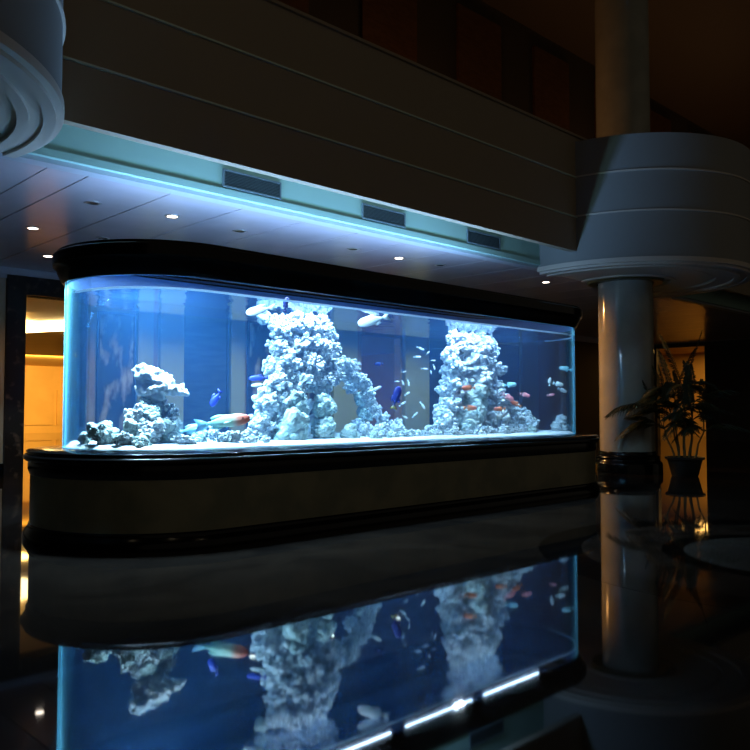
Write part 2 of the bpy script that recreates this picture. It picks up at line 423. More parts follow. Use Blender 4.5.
# end wall at far right with lit opening
EY0, EY1 = 15.9, 18.3
bm = bmesh.new()
box(bm, XR, XR + .3, YF, EY0, 0, CZ); box(bm, XR, XR + .3, EY1, YB + .3, 0, CZ); box(bm, XR, XR + .3, EY0, EY1, 4.5, CZ)
box(bm, XR, XR + .3, YF, 13.7, CZ, 13)
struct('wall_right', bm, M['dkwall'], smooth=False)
bm = bmesh.new(); box(bm, XR + 6, XR + 6.3, 8, 24, 0, 4.6); box(bm, XR + .3, XR + 6, 7.8, 8, 0, 4.6); box(bm, XR + .3, XR + 6, 24, 24.2, 0, 4.6); box(bm, XR + .3, XR + 6.3, 7.8, 24.2, 4.6, 4.7)
struct('wall_alcove', bm, M['orange'], smooth=False)
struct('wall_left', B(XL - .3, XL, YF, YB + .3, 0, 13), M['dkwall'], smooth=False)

# ---------------------------------------------------------------- aquarium
AX0, AX1, AY = 4.91, 12.25, 8.955
TS = 1.056
def tz(z): return max(0, z * TS - .084)
def stad_path(r, seg=48, nst=16):
    r *= TS
    P = []
    for i in range(seg + 1):
        t = PI / 2 + PI * i / seg; P.append((AX0 + r * math.cos(t), AY + r * math.sin(t)))
    for i in range(1, nst): P.append((AX0 + (AX1 - AX0) * i / nst, AY - r))
    for i in range(seg + 1):
        t = -PI / 2 + PI * i / seg; P.append((AX1 + r * math.cos(t), AY + r * math.sin(t)))
    for i in range(1, nst): P.append((AX1 - (AX1 - AX0) * i / nst, AY + r))
    return P
def sweep(prof, bm=None):
    bm = bm or bmesh.new(); rings = []
    for r, z in prof: rings.append([bm.verts.new((x, y, tz(z))) for x, y in stad_path(r)])
    n = len(rings)
    for k in range(n):
        A_, B_ = rings[k], rings[(k + 1) % n]
        for i in range(len(A_)):
            j = (i + 1) % len(A_); bm.faces.new((A_[i], A_[j], B_[j], B_[i]))
    return bm
def slab(r, z0, z1, bm=None):
    bm = bm or bmesh.new()
    a_ = [bm.verts.new((x, y, tz(z0))) for x, y in stad_path(r)]; b_ = [bm.verts.new((x, y, tz(z1))) for x, y in stad_path(r)]
    for i in range(len(a_)):
        j = (i + 1) % len(a_); bm.faces.new((a_[i], a_[j], b_[j], b_[i]))
    bm.faces.new(a_); f = bm.faces.new(b_); f.material_index = 1
    return bm
AQ = empty('aquarium', (0, 0, 0), 'long round-ended aquarium on a black and olive stand under a black crown', 'aquarium')
obj('plinth', sweep([(1.5, .0796), (1.505, .10), (1.5, .13), (1.485, .165), (1.455, .2), (1.445, .215), (1.445, .235), (1.432, .25), (1.2, .25), (1.2, .0796)]), M['black'], AQ)
obj('base_panel', sweep([(1.43, .2502), (1.43, .78), (1.2, .78), (1.2, .2502)]), M['olive'], AQ)
obj('rail', sweep([(1.432, .781), (1.44, .80), (1.455, .84), (1.455, .90), (1.45, .925), (1.48, .935), (1.505, .96), (1.505, .985), (1.485, 1.005), (1.46, 1.01), (1.46, 1.03),
                   (1.475, 1.03), (1.475, 1.04), (1.46, 1.05), (1.12, 1.07), (1.05, 1.07), (1.05, .781)]), M['black'], AQ)
obj('bottom_plate', slab(1.049, 1.0, 1.05), M['black'], AQ)
obj('glass_wall', sweep([(1.10, 1.071), (1.10, 2.919), (1.075, 2.919), (1.075, 1.071)]), M['glass'], AQ)
cr = obj('crown', sweep([(1.07, 2.92), (1.115, 2.92), (1.15, 2.965), (1.185, 3.04), (1.205, 3.09), (1.235, 3.115), (1.24, 3.14), (1.24, 3.235), (1.22, 3.25), (1.07, 3.25)]), M['black'], AQ)
cr['label'] = 'glossy black flared crown'
obj('blue_glow_liner', sweep([(1.069, 2.925), (1.069, 3.24), (1.055, 3.24), (1.055, 2.925)]), M['liner'], AQ)  # added inner face, so the crown's back shows bluish instead of black
obj('light_shield', sweep([(1.20, 3.251), (1.20, 3.28), (.86, 3.28), (.86, 3.251)]), M['black'], AQ)  # unseen cover, added to keep tank light off the fascia
bm = bmesh.new(); box(bm, AX0 - .5, AX1 + .5, AY - 1.05, AY + .45, tz(3.282), tz(3.30))
o = obj('light_shield', bm, M['liner'], AQ, smooth=False)  # added as well, closes the top over the lamps against spill
# bright line of the lit water edge, built as a pale strip along the front
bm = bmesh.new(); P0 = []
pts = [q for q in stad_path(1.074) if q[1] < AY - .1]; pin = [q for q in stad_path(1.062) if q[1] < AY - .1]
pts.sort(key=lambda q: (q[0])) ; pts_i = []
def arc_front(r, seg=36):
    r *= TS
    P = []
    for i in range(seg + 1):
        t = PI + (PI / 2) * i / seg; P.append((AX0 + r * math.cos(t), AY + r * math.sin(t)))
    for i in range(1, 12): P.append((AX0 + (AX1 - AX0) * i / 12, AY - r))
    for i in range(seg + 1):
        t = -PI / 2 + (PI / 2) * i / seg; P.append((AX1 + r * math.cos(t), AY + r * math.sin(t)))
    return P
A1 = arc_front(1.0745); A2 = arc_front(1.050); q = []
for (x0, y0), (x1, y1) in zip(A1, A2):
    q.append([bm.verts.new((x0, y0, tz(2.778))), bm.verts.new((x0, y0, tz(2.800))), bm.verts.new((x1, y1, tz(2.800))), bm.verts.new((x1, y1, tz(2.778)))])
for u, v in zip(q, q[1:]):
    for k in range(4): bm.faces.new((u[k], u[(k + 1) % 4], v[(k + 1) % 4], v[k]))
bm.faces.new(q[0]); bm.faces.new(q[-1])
o = obj('waterline_glint', bm, M['wline'], AQ); o['label'] = 'bright lit water line shown as a pale strip inside the glass'

bm = slab(1.0735, 1.072, 2.79)
w = obj('water', bm, [M['water'], M['wtop']])
tag(w, 'clear blue water filling the aquarium', 'water', kind='stuff')
# sand
bm = bmesh.new(); rr = [1.0725, 1.02, .95, .75, .5, .25]; rings = []
for r in rr:
    rings.append([bm.verts.new((x, y, (tz(1.075) if r > 1.07 else tz(1.085) + .04 * noise.noise(Vector((x * 1.6, y * 1.6, 3))) + .025))) for x, y in stad_path(r)])
for A_, B_ in zip(rings, rings[1:]):
    for i in range(len(A_)):
        j = (i + 1) % len(A_); bm.faces.new((A_[i], A_[j], B_[j], B_[i]))
bm.faces.new(rings[-1])
low = [bm.verts.new((x, y, tz(1.0725))) for x, y in stad_path(1.0725)]
for i in range(len(low)):
    j = (i + 1) % len(low); bm.faces.new((low[i], low[j], rings[0][j], rings[0][i]))
bm.faces.new(low)
tag(obj('sand_bed', bm, M['sand']), 'white coral sand covering the aquarium bottom', 'sand', kind='stuff')

# ---------------------------------------------------------------- rocks
def rock_mesh(name, seed, lumps, lump_r, voxel, knob, smoothness=0, flat=(1, 1, 1), mat=None):
    rnd = random.Random(seed)
    bm = bmesh.new()
    def ball(c, r, sub=2):
        bmesh.ops.create_icosphere(bm, subdivisions=sub, radius=r, matrix=Matrix.Translation(c))
    ball((0, 0, 0), .78, 3)
    for i in range(lumps):
        d = Vector((rnd.gauss(0, 1), rnd.gauss(0, 1), rnd.gauss(0, 1))).normalized()
        r = rnd.uniform(*lump_r)
        ball(d * (.95 - r * .55), r)
    for v in bm.verts: v.co = Vector((v.co.x * flat[0], v.co.y * flat[1], v.co.z * flat[2]))
    me = bpy.data.meshes.new(name); bm.to_mesh(me); bm.free()
    tmp = bpy.data.objects.new('tmp', me); COL.objects.link(tmp)
    md = tmp.modifiers.new('r', 'REMESH'); md.mode = 'VOXEL'; md.voxel_size = voxel
    sm = tmp.modifiers.new('s', 'SMOOTH'); sm.factor = .5; sm.iterations = 2
    dg = bpy.context.evaluated_depsgraph_get()
    m2 = bpy.data.meshes.new_from_object(tmp.evaluated_get(dg))
    bpy.data.objects.remove(tmp)
    off = Vector((seed * 3.7, seed * 1.3, seed * 5.1))
    norms = [v.normal.copy() for v in m2.vertices]
    for v, nn in zip(m2.vertices, norms):
        c = v.co + off
        d1 = noise.voronoi(c * 1.9)[0]
        d2 = noise.voronoi(c * 5.0)[0]
        k = (d1[1] - d1[0])            # ridges between cells
        h = -knob * max(0, .20 - k) * 1.7 + .75 * knob * (.35 - d1[0]) - .55 * knob * max(0, .17 - d2[0]) * 1.8
        h += .06 * noise.fractal(c * 2.2, 1, 2, 3) * (1 - smoothness)
        v.co += nn * h
    m2.name = name; m2.materials.clear(); m2.materials.append(mat or M['rock'])
    for p_ in m2.polygons: p_.use_smooth = True
    return m2
RM = [rock_mesh('knobbly_rock', 1, 15, (.32, .50), .045, .42),
      rock_mesh('craggy_rock', 2, 18, (.24, .44), .045, .50),
      rock_mesh('pitted_rock', 3, 13, (.34, .52), .045, .46, flat=(1, .9, 1.1)),
      rock_mesh('smooth_rock', 4, 10, (.35, .5), .05, .16, .4, mat=M['rockg']),
      rock_mesh('slab_rock', 5, 24, (.2, .38), .045, .35, flat=(1.35, 1, .55)),
      rock_mesh('lumpy_rock', 6, 17, (.26, .46), .045, .55)]

def rock_at(name, k, loc, sc, parent=None, rot=None, rnd=random):
    o = bpy.data.objects.new(name, RM[k]); COL.objects.link(o)
    o.location = loc; o.scale = sc if isinstance(sc, (tuple, list)) else (sc, sc, sc)
    o.rotation_euler = rot or (rnd.uniform(-.4, .4), rnd.uniform(-.4, .4), rnd.uniform(0, 6.28))
    if parent: o.parent = parent
    return o

PXM = 784  # focal length in picture units, for turning sizes seen into metres
def rp(x, y, Y, rpx):
    """centre on the plane Y and a radius in metres for a blob seen with radius rpx"""
    c = atY(x, y, Y * TS); return c, rpx * (c - CAM).dot(Fc) / PXM

def inside(x, y, Y, rpx):
    """as rp, but moved back until the rock stands clear of the glass"""
    best = None
    for i in range(70):
        c, R_ = rp(x, y, Y + i * .02, rpx)
        dx = min(0, c.x - AX0) + max(0, c.x - AX1); dy = c.y - AY
        e = math.hypot(dx, dy) + R_ * 1.05 - 1.125
        if best is None or e < best[0] - 1e-4: best = (e, c, R_)
        if e < 0: break
    c, R_ = best[1], best[2]
    c.z = min(c.z, 2.86 - R_)
    return c, R_
def tower(name, label, blobs, seed):
    rnd = random.Random(seed)
    base, _ = rp(blobs[0][0], 440, blobs[0][2], 1)
    t = empty(name, (base.x, base.y, 1.09), label, 'reef rock', 'reef rock towers')
    for (x, y, Y, r, k) in blobs:
        c, R_ = inside(x, y, Y, r)
        rock_at('boulder', k, c - Vector(t.location), (R_ * rnd.uniform(.95, 1.08), R_ * rnd.uniform(.95, 1.05), R_ * rnd.uniform(.95, 1.08)), t, rnd=rnd)
    return t
# main tower: (pixel x, pixel y, plane Y, radius px, kind)
T1 = [(262, 426, 8.1, 16, 1), (292, 428, 7.95, 23, 3), (322, 428, 8.0, 14, 3), (250, 436, 8.0, 10, 5), (324, 404, 8.05, 15, 3), (297, 402, 8.0, 14, 3),
      (272, 402, 8.1, 17, 0), (266, 412, 8.2, 11, 2), (278, 382, 8.1, 15, 2), (300, 380, 8.1, 14, 1), (322, 384, 8.15, 14, 5), (272, 366, 8.2, 11, 0),
      (290, 362, 8.15, 15, 0), (310, 364, 8.1, 14, 2), (330, 366, 8.2, 13, 1), (345, 364, 8.3, 9, 0), (278, 346, 8.2, 12, 5), (298, 343, 8.15, 14, 1), (318, 346, 8.15, 14, 0),
      (332, 350, 8.25, 10, 2), (280, 328, 8.2, 12, 2), (299, 324, 8.15, 14, 0), (319, 326, 8.2, 13, 5), (331, 334, 8.3, 8, 1), (274, 314, 8.3, 10, 1),
      (289, 310, 8.2, 12, 5), (307, 308, 8.2, 12, 0), (323, 310, 8.25, 10, 2), (264, 313, 8.35, 7, 3),
      (292, 412, 8.75, 26, 1), (300, 365, 8.7, 24, 2), (300, 325, 8.65, 18, 5), (354, 364, 8.35, 7, 1), (336, 376, 8.3, 9, 5)]
t1 = tower('reef_tower', 'tall pale knobbly reef tower in the middle-left of the tank, reaching the water surface', T1, 11)
# arching buttress of the main tower, a part with its own look
bm = bmesh.new()
rnd = random.Random(5)
T1L = Vector(t1.location)
for (x, y, r) in [(350, 374, 8), (356, 376, 8), (362, 381, 8), (366, 388, 7.5), (369, 396, 7), (372, 404, 7), (376, 411, 7), (382, 418, 8), (388, 425, 9), (396, 430, 9)]:
    c, R_ = rp(x, y, 8.35, r)
    rock_at('arch_rock', rnd.choice([0, 1, 2, 5]), c - T1L, R_ * 1.05, t1, rnd=rnd)
for (x, y, Y, r, k) in [(352, 384, 8.7, 9, 1), (360, 398, 8.75, 8, 3), (366, 412, 8.75, 9, 3), (358, 426, 8.7, 9, 0)]:
    c, R_ = rp(x, y, Y, r); rock_at('arch_rock', k, c - T1L, R_, t1, rnd=rnd)
T2 = [(447, 424, 8.0, 15, 0), (470, 420, 7.95, 19, 3), (495, 421, 8.0, 18, 5), (518, 424, 8.05, 13, 2), (434, 430, 8.0, 10, 1),
      (450, 405, 8.1, 15, 1), (474, 400, 8.05, 18, 3), (498, 402, 8.15, 15, 0), (441, 412, 8.15, 10, 5), (512, 408, 8.2, 10, 5),
      (455, 385, 8.15, 15, 5), (478, 382, 8.1, 16, 2), (495, 386, 8.2, 12, 1), (444, 390, 8.25, 9, 0),
      (453, 368, 8.2, 14, 0), (474, 362, 8.15, 16, 1), (490, 366, 8.2, 12, 5), (450, 355, 8.25, 11, 2), (500, 368, 8.3, 7, 0),
      (462, 347, 8.25, 13, 5), (480, 345, 8.2, 13, 2), (493, 350, 8.3, 8, 1), (456, 334, 8.3, 10, 0), (470, 330, 8.25, 12, 1), (485, 332, 8.3, 11, 5),
      (464, 321, 8.35, 8, 2), (478, 321, 8.35, 9, 0), (490, 322, 8.4, 7, 1),
      (475, 400, 8.75, 24, 1), (472, 360, 8.7, 19, 2), (474, 333, 8.65, 14, 5)]
tower('reef_tower', 'tapering pale reef tower with orange fish in front of it, at the right', T2, 12)
# left stack under slab
T3 = [(133, 431, 8.0, 14, 3), (150, 430, 7.9, 15, 0), (168, 430, 8.0, 16, 3), (137, 414, 8.05, 12, 0), (152, 412, 8.0, 12, 3), (167, 413, 8.05, 13, 2), (146, 402, 8.1, 8, 3), (160, 402, 8.1, 9, 2), (152, 420, 8.4, 14, 1), (126, 437, 7.9, 8, 5)]
tower('rock_mound', 'low mound of pitted white rocks at the left end of the tank', T3, 13)['group'] = 'rock mounds'
c, R_ = rp(155, 386, 8.05, 19)
s = empty('balanced_rock', (c.x, c.y, c.z), 'white slab-like rock balanced on top of the left mound', 'rock')
for dx, dy, dz, sc, k in ((-.13, 0, .075, (.15, .16, .13), 2), (.0, 0, -.03, (.20, .17, .13), 4), (.14, 0, -.075, (.17, .14, .11), 4), (-.03, .02, .05, (.14, .14, .10), 4), (-.08, 0, -.04, (.15, .15, .12), 4), (.0, .02, -.13, (.13, .13, .10), 3)):
    pass
def fused(name, parts, mat, label, cat, voxel=.014, seed=9):
    """several lumps grown together into one rock"""
    bm = bmesh.new()
    for loc, sc in parts:
        bmesh.ops.create_icosphere(bm, subdivisions=3, radius=1, matrix=Matrix.Translation(loc) @ Matrix.Diagonal((*sc, 1)))
    me = bpy.data.meshes.new(name); bm.to_mesh(me); bm.free()
    tmp = bpy.data.objects.new('tmp', me); COL.objects.link(tmp)
    md = tmp.modifiers.new('r', 'REMESH'); md.mode = 'VOXEL'; md.voxel_size = voxel
    sm = tmp.modifiers.new('s', 'SMOOTH'); sm.iterations = 3
    m2 = bpy.data.meshes.new_from_object(tmp.evaluated_get(bpy.context.evaluated_depsgraph_get()))
    bpy.data.objects.remove(tmp)
    norms = [v.normal.copy() for v in m2.vertices]
    for v, nn in zip(m2.vertices, norms):
        cc = v.co * 1.0 + Vector((seed, seed, 0))
        v.co += nn * (.06 * noise.fractal(cc * 9, .8, 2, 5) - .05 * max(0, .3 - noise.voronoi(cc * 16)[0][0]))
    m2.materials.clear(); m2.materials.append(mat)
    for p_ in m2.polygons: p_.use_smooth = True
    return m2
bpy.data.objects.remove(s)
Rd = Rv  # direction of the slab's long side
slabm = fused('balanced_rock', [(Rv * -.155 + Uv * .105, (.12, .12, .09)), (Rv * -.07 + Uv * .10, (.13, .12, .08)), (Rv * -.14 + Uv * .02, (.09, .1, .07)), (Rv * .02 + Uv * .03, (.15, .13, .07)),
                               (Rv * -.10 + Uv * -.07, (.12, .12, .07)), (Rv * .05 + Uv * -.055, (.17, .13, .075)), (Rv * .18 + Uv * -.075, (.12, .12, .06)), (Rv * .27 + Uv * -.105, (.07, .08, .04)), (Rv * .10 + Uv * -.02, (.12, .1, .06)),
                               (Rv * -.02 + Uv * -.13, (.12, .11, .06)), (Rv * .10 + Uv * .0, (.11, .10, .06))], M['rock'], '', '')
o = bpy.data.objects.new('balanced_rock', slabm); COL.objects.link(o); o.location = atY(157, 382, 8.05 * TS); o.scale = (TS, TS, TS)
tag(o, 'white ledge-shaped rock balanced on top of the left rock mound', 'rock')
# loose rocks, seen left to right
loose = [(84, 437, 8.1, 7, 3, 'small round white rock nearest the left end of the glass'),
         (95, 430, 8.2, 9, 3, 'white rock behind the leftmost small one at the tank end'),
         (104, 432, 7.9, 13, 3, 'fist-like rounded white rock left of the rock mound'),
         (117, 438, 7.75, 6, 3, 'small rock wedged between the fist-like rock and the left mound'),
         (143, 441, 7.6, 9, 3, 'white rock on the sand in front of the left mound'),
         (185, 440, 7.7, 10, 4, 'flat white rock just right of the left mound'),
         (200, 436, 8.2, 8, 3, 'bluish rock under the tail of the long striped fish'),
         (214, 432, 8.1, 7, 1, 'thin upright coral rock below the striped fish'),
         (228, 437, 7.75, 11, 4, 'broad white rock below the head of the striped fish'),
         (243, 440, 7.9, 8, 5, 'small knobbly rock touching the left foot of the tall tower'),
         (350, 438, 7.9, 13, 3, 'large pale smooth rock under the arch of the tall tower'),
         (369, 432, 8.0, 12, 5, 'knobbly rock at the outer foot of the arch'),
         (384, 434, 7.85, 11, 0, 'knobbly rock right of the arch foot'),
         (398, 430, 8.1, 11, 2, 'pitted rock piled behind the ridge between the towers'),
         (405, 435, 7.8, 8, 4, 'flat white rock between the two towers, left of centre'),
         (418, 435, 7.9, 9, 4, 'flat white rock at the left foot of the right tower'),
         (430, 437, 7.8, 7, 1, 'small craggy rock against the left foot of the right tower'),
         (455, 434, 7.6, 7, 5, 'small knobbly rock in front of the right tower, left one'),
         (480, 433, 7.6, 8, 0, 'small knobbly rock in front of the right tower, middle one'),
         (505, 431, 7.6, 7, 2, 'small pitted rock in front of the right tower, right one'),
         (523, 418, 8.2, 10, 0, 'rounded pale rock standing beside right tower under the pink fish'),
         (531, 425, 8.0, 9, 1, 'craggy rock at the right foot of the right tower'),
         (561, 420, 7.9, 6, 2, 'white rock perched on the pile at the right end of the glass'),
         (559, 427, 7.9, 7, 0, 'rounded white rock carrying another at the right end of the glass'),
         (566, 428, 8.0, 5, 0, 'small bluish rock nearest the right end of the glass')]
rnd = random.Random(3)
for (x, y, Y, r, k, lb) in loose:
    c, R_ = inside(x, y, Y, r)
    c.z = max(c.z, 1.10)
    tag(rock_at('rock', k, c, R_ * 1.05, rnd=rnd), lb, 'rock', 'loose rocks on the sand')

def rubble(xs, y0, slope, label, grp, Y=7.62):
    for i, x in enumerate(xs):
        r_ = rnd.uniform(3.6, 6.5)
        c, R_ = inside(x + rnd.uniform(-2.5, 2.5), y0 + slope * (x - xs[0]) - rnd.uniform(0, 3), Y + rnd.uniform(0, .2), r_)
        c.z = max(c.z, 1.115)
        tag(rock_at('rubble_stone', rnd.choice([0, 1, 2, 3, 5]), c, R_, rnd=rnd), label, 'rock', grp)
rubble(list(range(422, 536, 8)), 437, -.035, 'small rubble stone on the sand along the front foot of the right reef tower', 'rubble at the right tower')
rubble(list(range(372, 420, 8)), 440, -.035, 'small rubble stone on the sand between the arch and the right reef tower', 'rubble between the towers')
rubble(list(range(236, 270, 9)), 442, 0, 'small rubble stone at the front left foot of the tall reef tower', 'rubble at the tall tower')
# ---------------------------------------------------------------- fish
def fish_mat(name, cols):
    """cols: (position 0 tail..1 head, colour) along the fish"""
    m, n, l, out = new_mat(name)
    b = n.new('ShaderNodeBsdfPrincipled'); l.new(b.outputs[0], out.inputs[0]); b.inputs['Roughness'].default_value = .4
    tc = n.new('ShaderNodeTexCoord'); sp = n.new('ShaderNodeSeparateXYZ'); l.new(tc.outputs['Object'], sp.inputs[0])
    mr = n.new('ShaderNodeMapRange'); mr.inputs[1].default_value = -.5; mr.inputs[2].default_value = .5
    l.new(sp.outputs[0], mr.inputs[0])
    r = n.new('ShaderNodeValToRGB'); e = r.color_ramp.elements
    e[0].position = cols[0][0]; e[0].color = (*cols[0][1], 1); e[1].position = cols[-1][0]; e[1].color = (*cols[-1][1], 1)
    for pos, c in cols[1:-1]: q_ = e.new(pos); q_.color = (*c, 1)
    l.new(mr.outputs[0], r.inputs[0]); l.new(r.outputs[0], b.inputs['Base Color'])
    return m
FM = {'white': fish_mat('white_fish_skin', [(0, (.7, .85, .85)), (1, (.95, .93, .9))]),
      'blue': fish_mat('blue_fish_skin', [(0, (.02, .04, .3)), (1, (.03, .06, .5))]),
      'dark': fish_mat('dark_blue_fish_skin', [(0, (.01, .02, .10)), (1, (.01, .02, .16))]),
      'orange': fish_mat('orange_fish_skin', [(0, (.95, .30, .10)), (1, (.95, .18, .10))]),
      'pink': fish_mat('pink_fish_skin', [(0, (.95, .40, .40)), (1, (.95, .25, .30))]),
      'wrasse': fish_mat('striped_fish_skin', [(0, (.15, .35, .65)), (.35, (.35, .75, .65)), (.68, (.7, .9, .7)), (.80, (.95, .35, .25)), (1, (.95, .15, .10))]),
      'tang': fish_mat('blue_fish_yellow_tail_skin', [(0, (.75, .6, .05)), (.22, (.02, .03, .2)), (1, (.02, .03, .28))]),
      'cyan': fish_mat('pale_cyan_fish_skin', [(0, (.3, .7, .75)), (1, (.5, .85, .9))])}
M['eye'] = pbr('fish_eye', (.005, .005, .005), .1)

def fish_parts(hr):
    """unit-length fish along X: body half-height hr; returns meshes"""
    bm = bmesh.new(); seg = 14; n = 18; rings = []
    for i in range(n + 1):
        t = i / n; x = .5 - .78 * t
        h = hr * (math.sin(PI * min(1, (t * 1.02 + .015)) ** .72) ** .85) * 1 + .022
        if t > .93: h = max(h, .035)
        wd = h * .46
        rings.append([bm.verts.new((x, wd * math.cos(2 * PI * k / seg), h * math.sin(2 * PI * k / seg))) for k in range(seg)])
    for A_, B_ in zip(rings, rings[1:]):
        for k in range(seg): bm.faces.new((A_[k], A_[(k + 1) % seg], B_[(k + 1) % seg], B_[k]))
    bm.faces.new(rings[0]); bm.faces.new(rings[-1])
    body = bm
    def fin(pl, th=.008):
        b = bmesh.new(); c0 = Vector((sum(p_[0] for p_ in pl) / len(pl), 0, sum(p_[1] for p_ in pl) / len(pl)))
        f = [b.verts.new((x_, -th * .3, z_)) for x_, z_ in pl]; g = [b.verts.new((x_, th * .3, z_)) for x_, z_ in pl]
        ca = b.verts.new(c0 - Vector((0, th, 0))); cb = b.verts.new(c0 + Vector((0, th, 0)))
        for i in range(len(pl)):
            j = (i + 1) % len(pl)
            b.faces.new((f[i], f[j], ca)); b.faces.new((g[i], g[j], cb)); b.faces.new((f[i], f[j], g[j], g[i]))
        return b
    s_ = max(.10, hr * .8)
    tail = fin([(-.26, .03), (-.36, s_ * .8), (-.5, s_ * 1.25), (-.44, .0), (-.5, -s_ * 1.25), (-.36, -s_ * .8), (-.26, -.03)])
    dors = fin([(.22, hr * .80), (.12, hr * 1.25), (-.08, hr * 1.42), (-.20, hr * 1.05), (-.17, hr * .5)])
    anal = fin([(.05, -hr * .85), (-.06, -hr * 1.38), (-.19, -hr * 1.05), (-.17, -hr * .5)])
    e = bmesh.new()
    for sy in (-1, 1):
        bmesh.ops.create_uvsphere(e, u_segments=8, v_segments=6, radius=.022, matrix=Matrix.Translation((.38, sy * hr * .30, hr * .18)))
    pf = fin([(.22, -hr * .1), (.06, -hr * .05), (.02, -hr * .45), (.16, -hr * .35)], .006)
    for v in pf.verts: v.co.y += -(hr * .46 + .012)
    return body, tail, dors, anal, e, pf

FMESH = {}
def fish(x, y, Y, lpx, kind, hr, head, tilt, label, group=None, parts=True, cat='fish', name='fish', roll=0):
    """head: +1 swims to the right in the picture, -1 to the left; tilt: degrees nose up"""
    c, L = rp(x, y, Y, lpx)
    key = (kind, hr)
    if key not in FMESH:
        bs = fish_parts(hr * .8); ms = []
        for nm, b_ in zip(('body', 'tail_fin', 'dorsal_fin', 'anal_fin', 'eyes', 'pectoral_fin'), bs):
            me = bpy.data.meshes.new(nm); bmesh.ops.recalc_face_normals(b_, faces=b_.faces); b_.to_mesh(me); b_.free()
            me.materials.append(M['eye'] if nm == 'eyes' else FM[kind])
            for p_ in me.polygons: p_.use_smooth = True
            ms.append((nm, me))
        # one-piece version for tiny fish
        bj = bmesh.new()
        for nm, me in ms:
            if nm in ('body', 'tail_fin', 'dorsal_fin'): bj.from_mesh(me)
        one = bpy.data.meshes.new('small_fish'); bj.to_mesh(one); bj.free(); one.materials.append(FM[kind])
        for p_ in one.polygons: p_.use_smooth = True
        FMESH[key] = (ms, one)
    ms, one = FMESH[key]
    yaw = math.atan2(Rv.y * head, Rv.x * head)
    R = Matrix.Rotation(yaw, 4, 'Z') @ Matrix.Rotation(-math.radians(tilt), 4, 'Y')
    if parts:
        o = bpy.data.objects.new(name, None); o.empty_display_size = .1
        COL.objects.link(o)
        for nm, me in ms:
            q_ = bpy.data.objects.new(nm, me); COL.objects.link(q_); q_.parent = o
    else:
        o = bpy.data.objects.new(name, one); COL.objects.link(o)
    o.matrix_world = Matrix.Translation(c) @ R @ Matrix.Scale(L, 4)
    return tag(o, label, cat, group)

fish(261, 309, 7.7, 30, 'white', .16, -1, -12, 'white fish swimming left near the surface beside the tall tower top')
fish(374, 319, 7.7, 33, 'white', .17, -1, -14, 'white fish nosing down left, alone right of the tall tower top')
fish(286, 304, 7.7, 16, 'dark', .16, 1, 82, 'dark blue fish hanging upright at the top of the tall tower')
fish(222, 421, 7.65, 56, 'wrasse', .12, 1, 8, 'long green and blue fish with a red head swimming over the left rocks')
fish(216, 397, 7.9, 19, 'blue', .22, -1, -60, 'bright blue fish nose down above the long green fish')
fish(192, 428, 8.1, 34, 'cyan', .13, 1, 14, 'pale blue-green fish low behind the right side of the left mound')
fish(259, 377, 7.9, 20, 'blue', .15, -1, -3, 'slim blue fish left of the tall tower at mid height')
fish(259, 384, 7.9, 15, 'white', .12, -1, -5, 'thin pale fish just below the slim blue fish')
fish(379, 363, 8.3, 9, 'dark', .22, -1, 0, 'small dark fish against the warm strip right of the tall tower')
fish(396, 397, 7.7, 24, 'tang', .19, 1, 76, 'dark blue fish with yellow tail swimming steeply upward between the towers')
fish(376, 388, 7.8, 12, 'white', .14, 1, 25, 'small white fish just above the arch of the tall tower')
fish(469, 387, 7.75, 14, 'orange', .2, -1, 0, 'orange fish in the middle of the right tower, upper of two')
fish(470, 407, 7.75, 14, 'orange', .2, 1, 0, 'orange fish low on the right tower, lower of two')
fish(500, 408, 7.75, 12, 'orange', .2, -1, 0, 'orange fish near the right foot of the right tower')
fish(508, 396, 7.8, 13, 'pink', .2, 1, -30, 'dark pink fish beside the right tower, left of the orange one above rounded rock')
fish(516, 403, 7.75, 12, 'orange', .2, -1, 30, 'orange fish just above the rounded rock right of the right tower')
fish(525, 394, 7.75, 11, 'pink', .2, 1, -15, 'bright pink fish alone in open water right of the right tower')
fish(510, 384, 7.9, 13, 'cyan', .2, 1, 5, 'pale cyan fish hovering off the right side of the right tower')
fish(550, 381, 7.8, 9, 'white', .2, 1, 85, 'white fish standing upright, left of the trio at the right end')
fish(558, 383, 7.8, 11, 'white', .22, 1, -12, 'white fish swimming right, upper of the trio at the right end')
fish(562, 389, 7.8, 10, 'white', .2, 1, -25, 'white fish swimming down right, lowest of the trio at the right end')
fish(566, 368, 7.8, 13, 'cyan', .2, -1, 12, 'pale cyan fish above the white trio at the right end of the tank')
fish(551, 394, 7.9, 8, 'pink', .18, 1, 10, 'tiny reddish fish below the white trio')
school = [(420.5, 347.5, 9, -22), (417, 356, 8, 4), (428, 352, 5, 50), (433, 359.5, 5, -5), (424.5, 368, 8, -5), (434, 366, 6, -70), (431, 371, 5, -80), (397, 380.5, 5, 0), (403, 382, 6.5, -65), (408.5, 382, 7, -75),
          (407, 393, 7, 35), (402.5, 403, 9, 35), (405, 416, 7, -30), (415, 414, 8, 45), (422.5, 404.5, 9, -55), (404, 371, 5, 20)]
for i, (x, y, l_, ti) in enumerate(school):
    fish(x, y, 7.8 + .12 * ((i * 7) % 4), l_ * .95, 'white', .15, 1, ti, 'tiny white fish of the loose school between the two reef towers', 'school of tiny white fish', parts=False, name='small_fish')

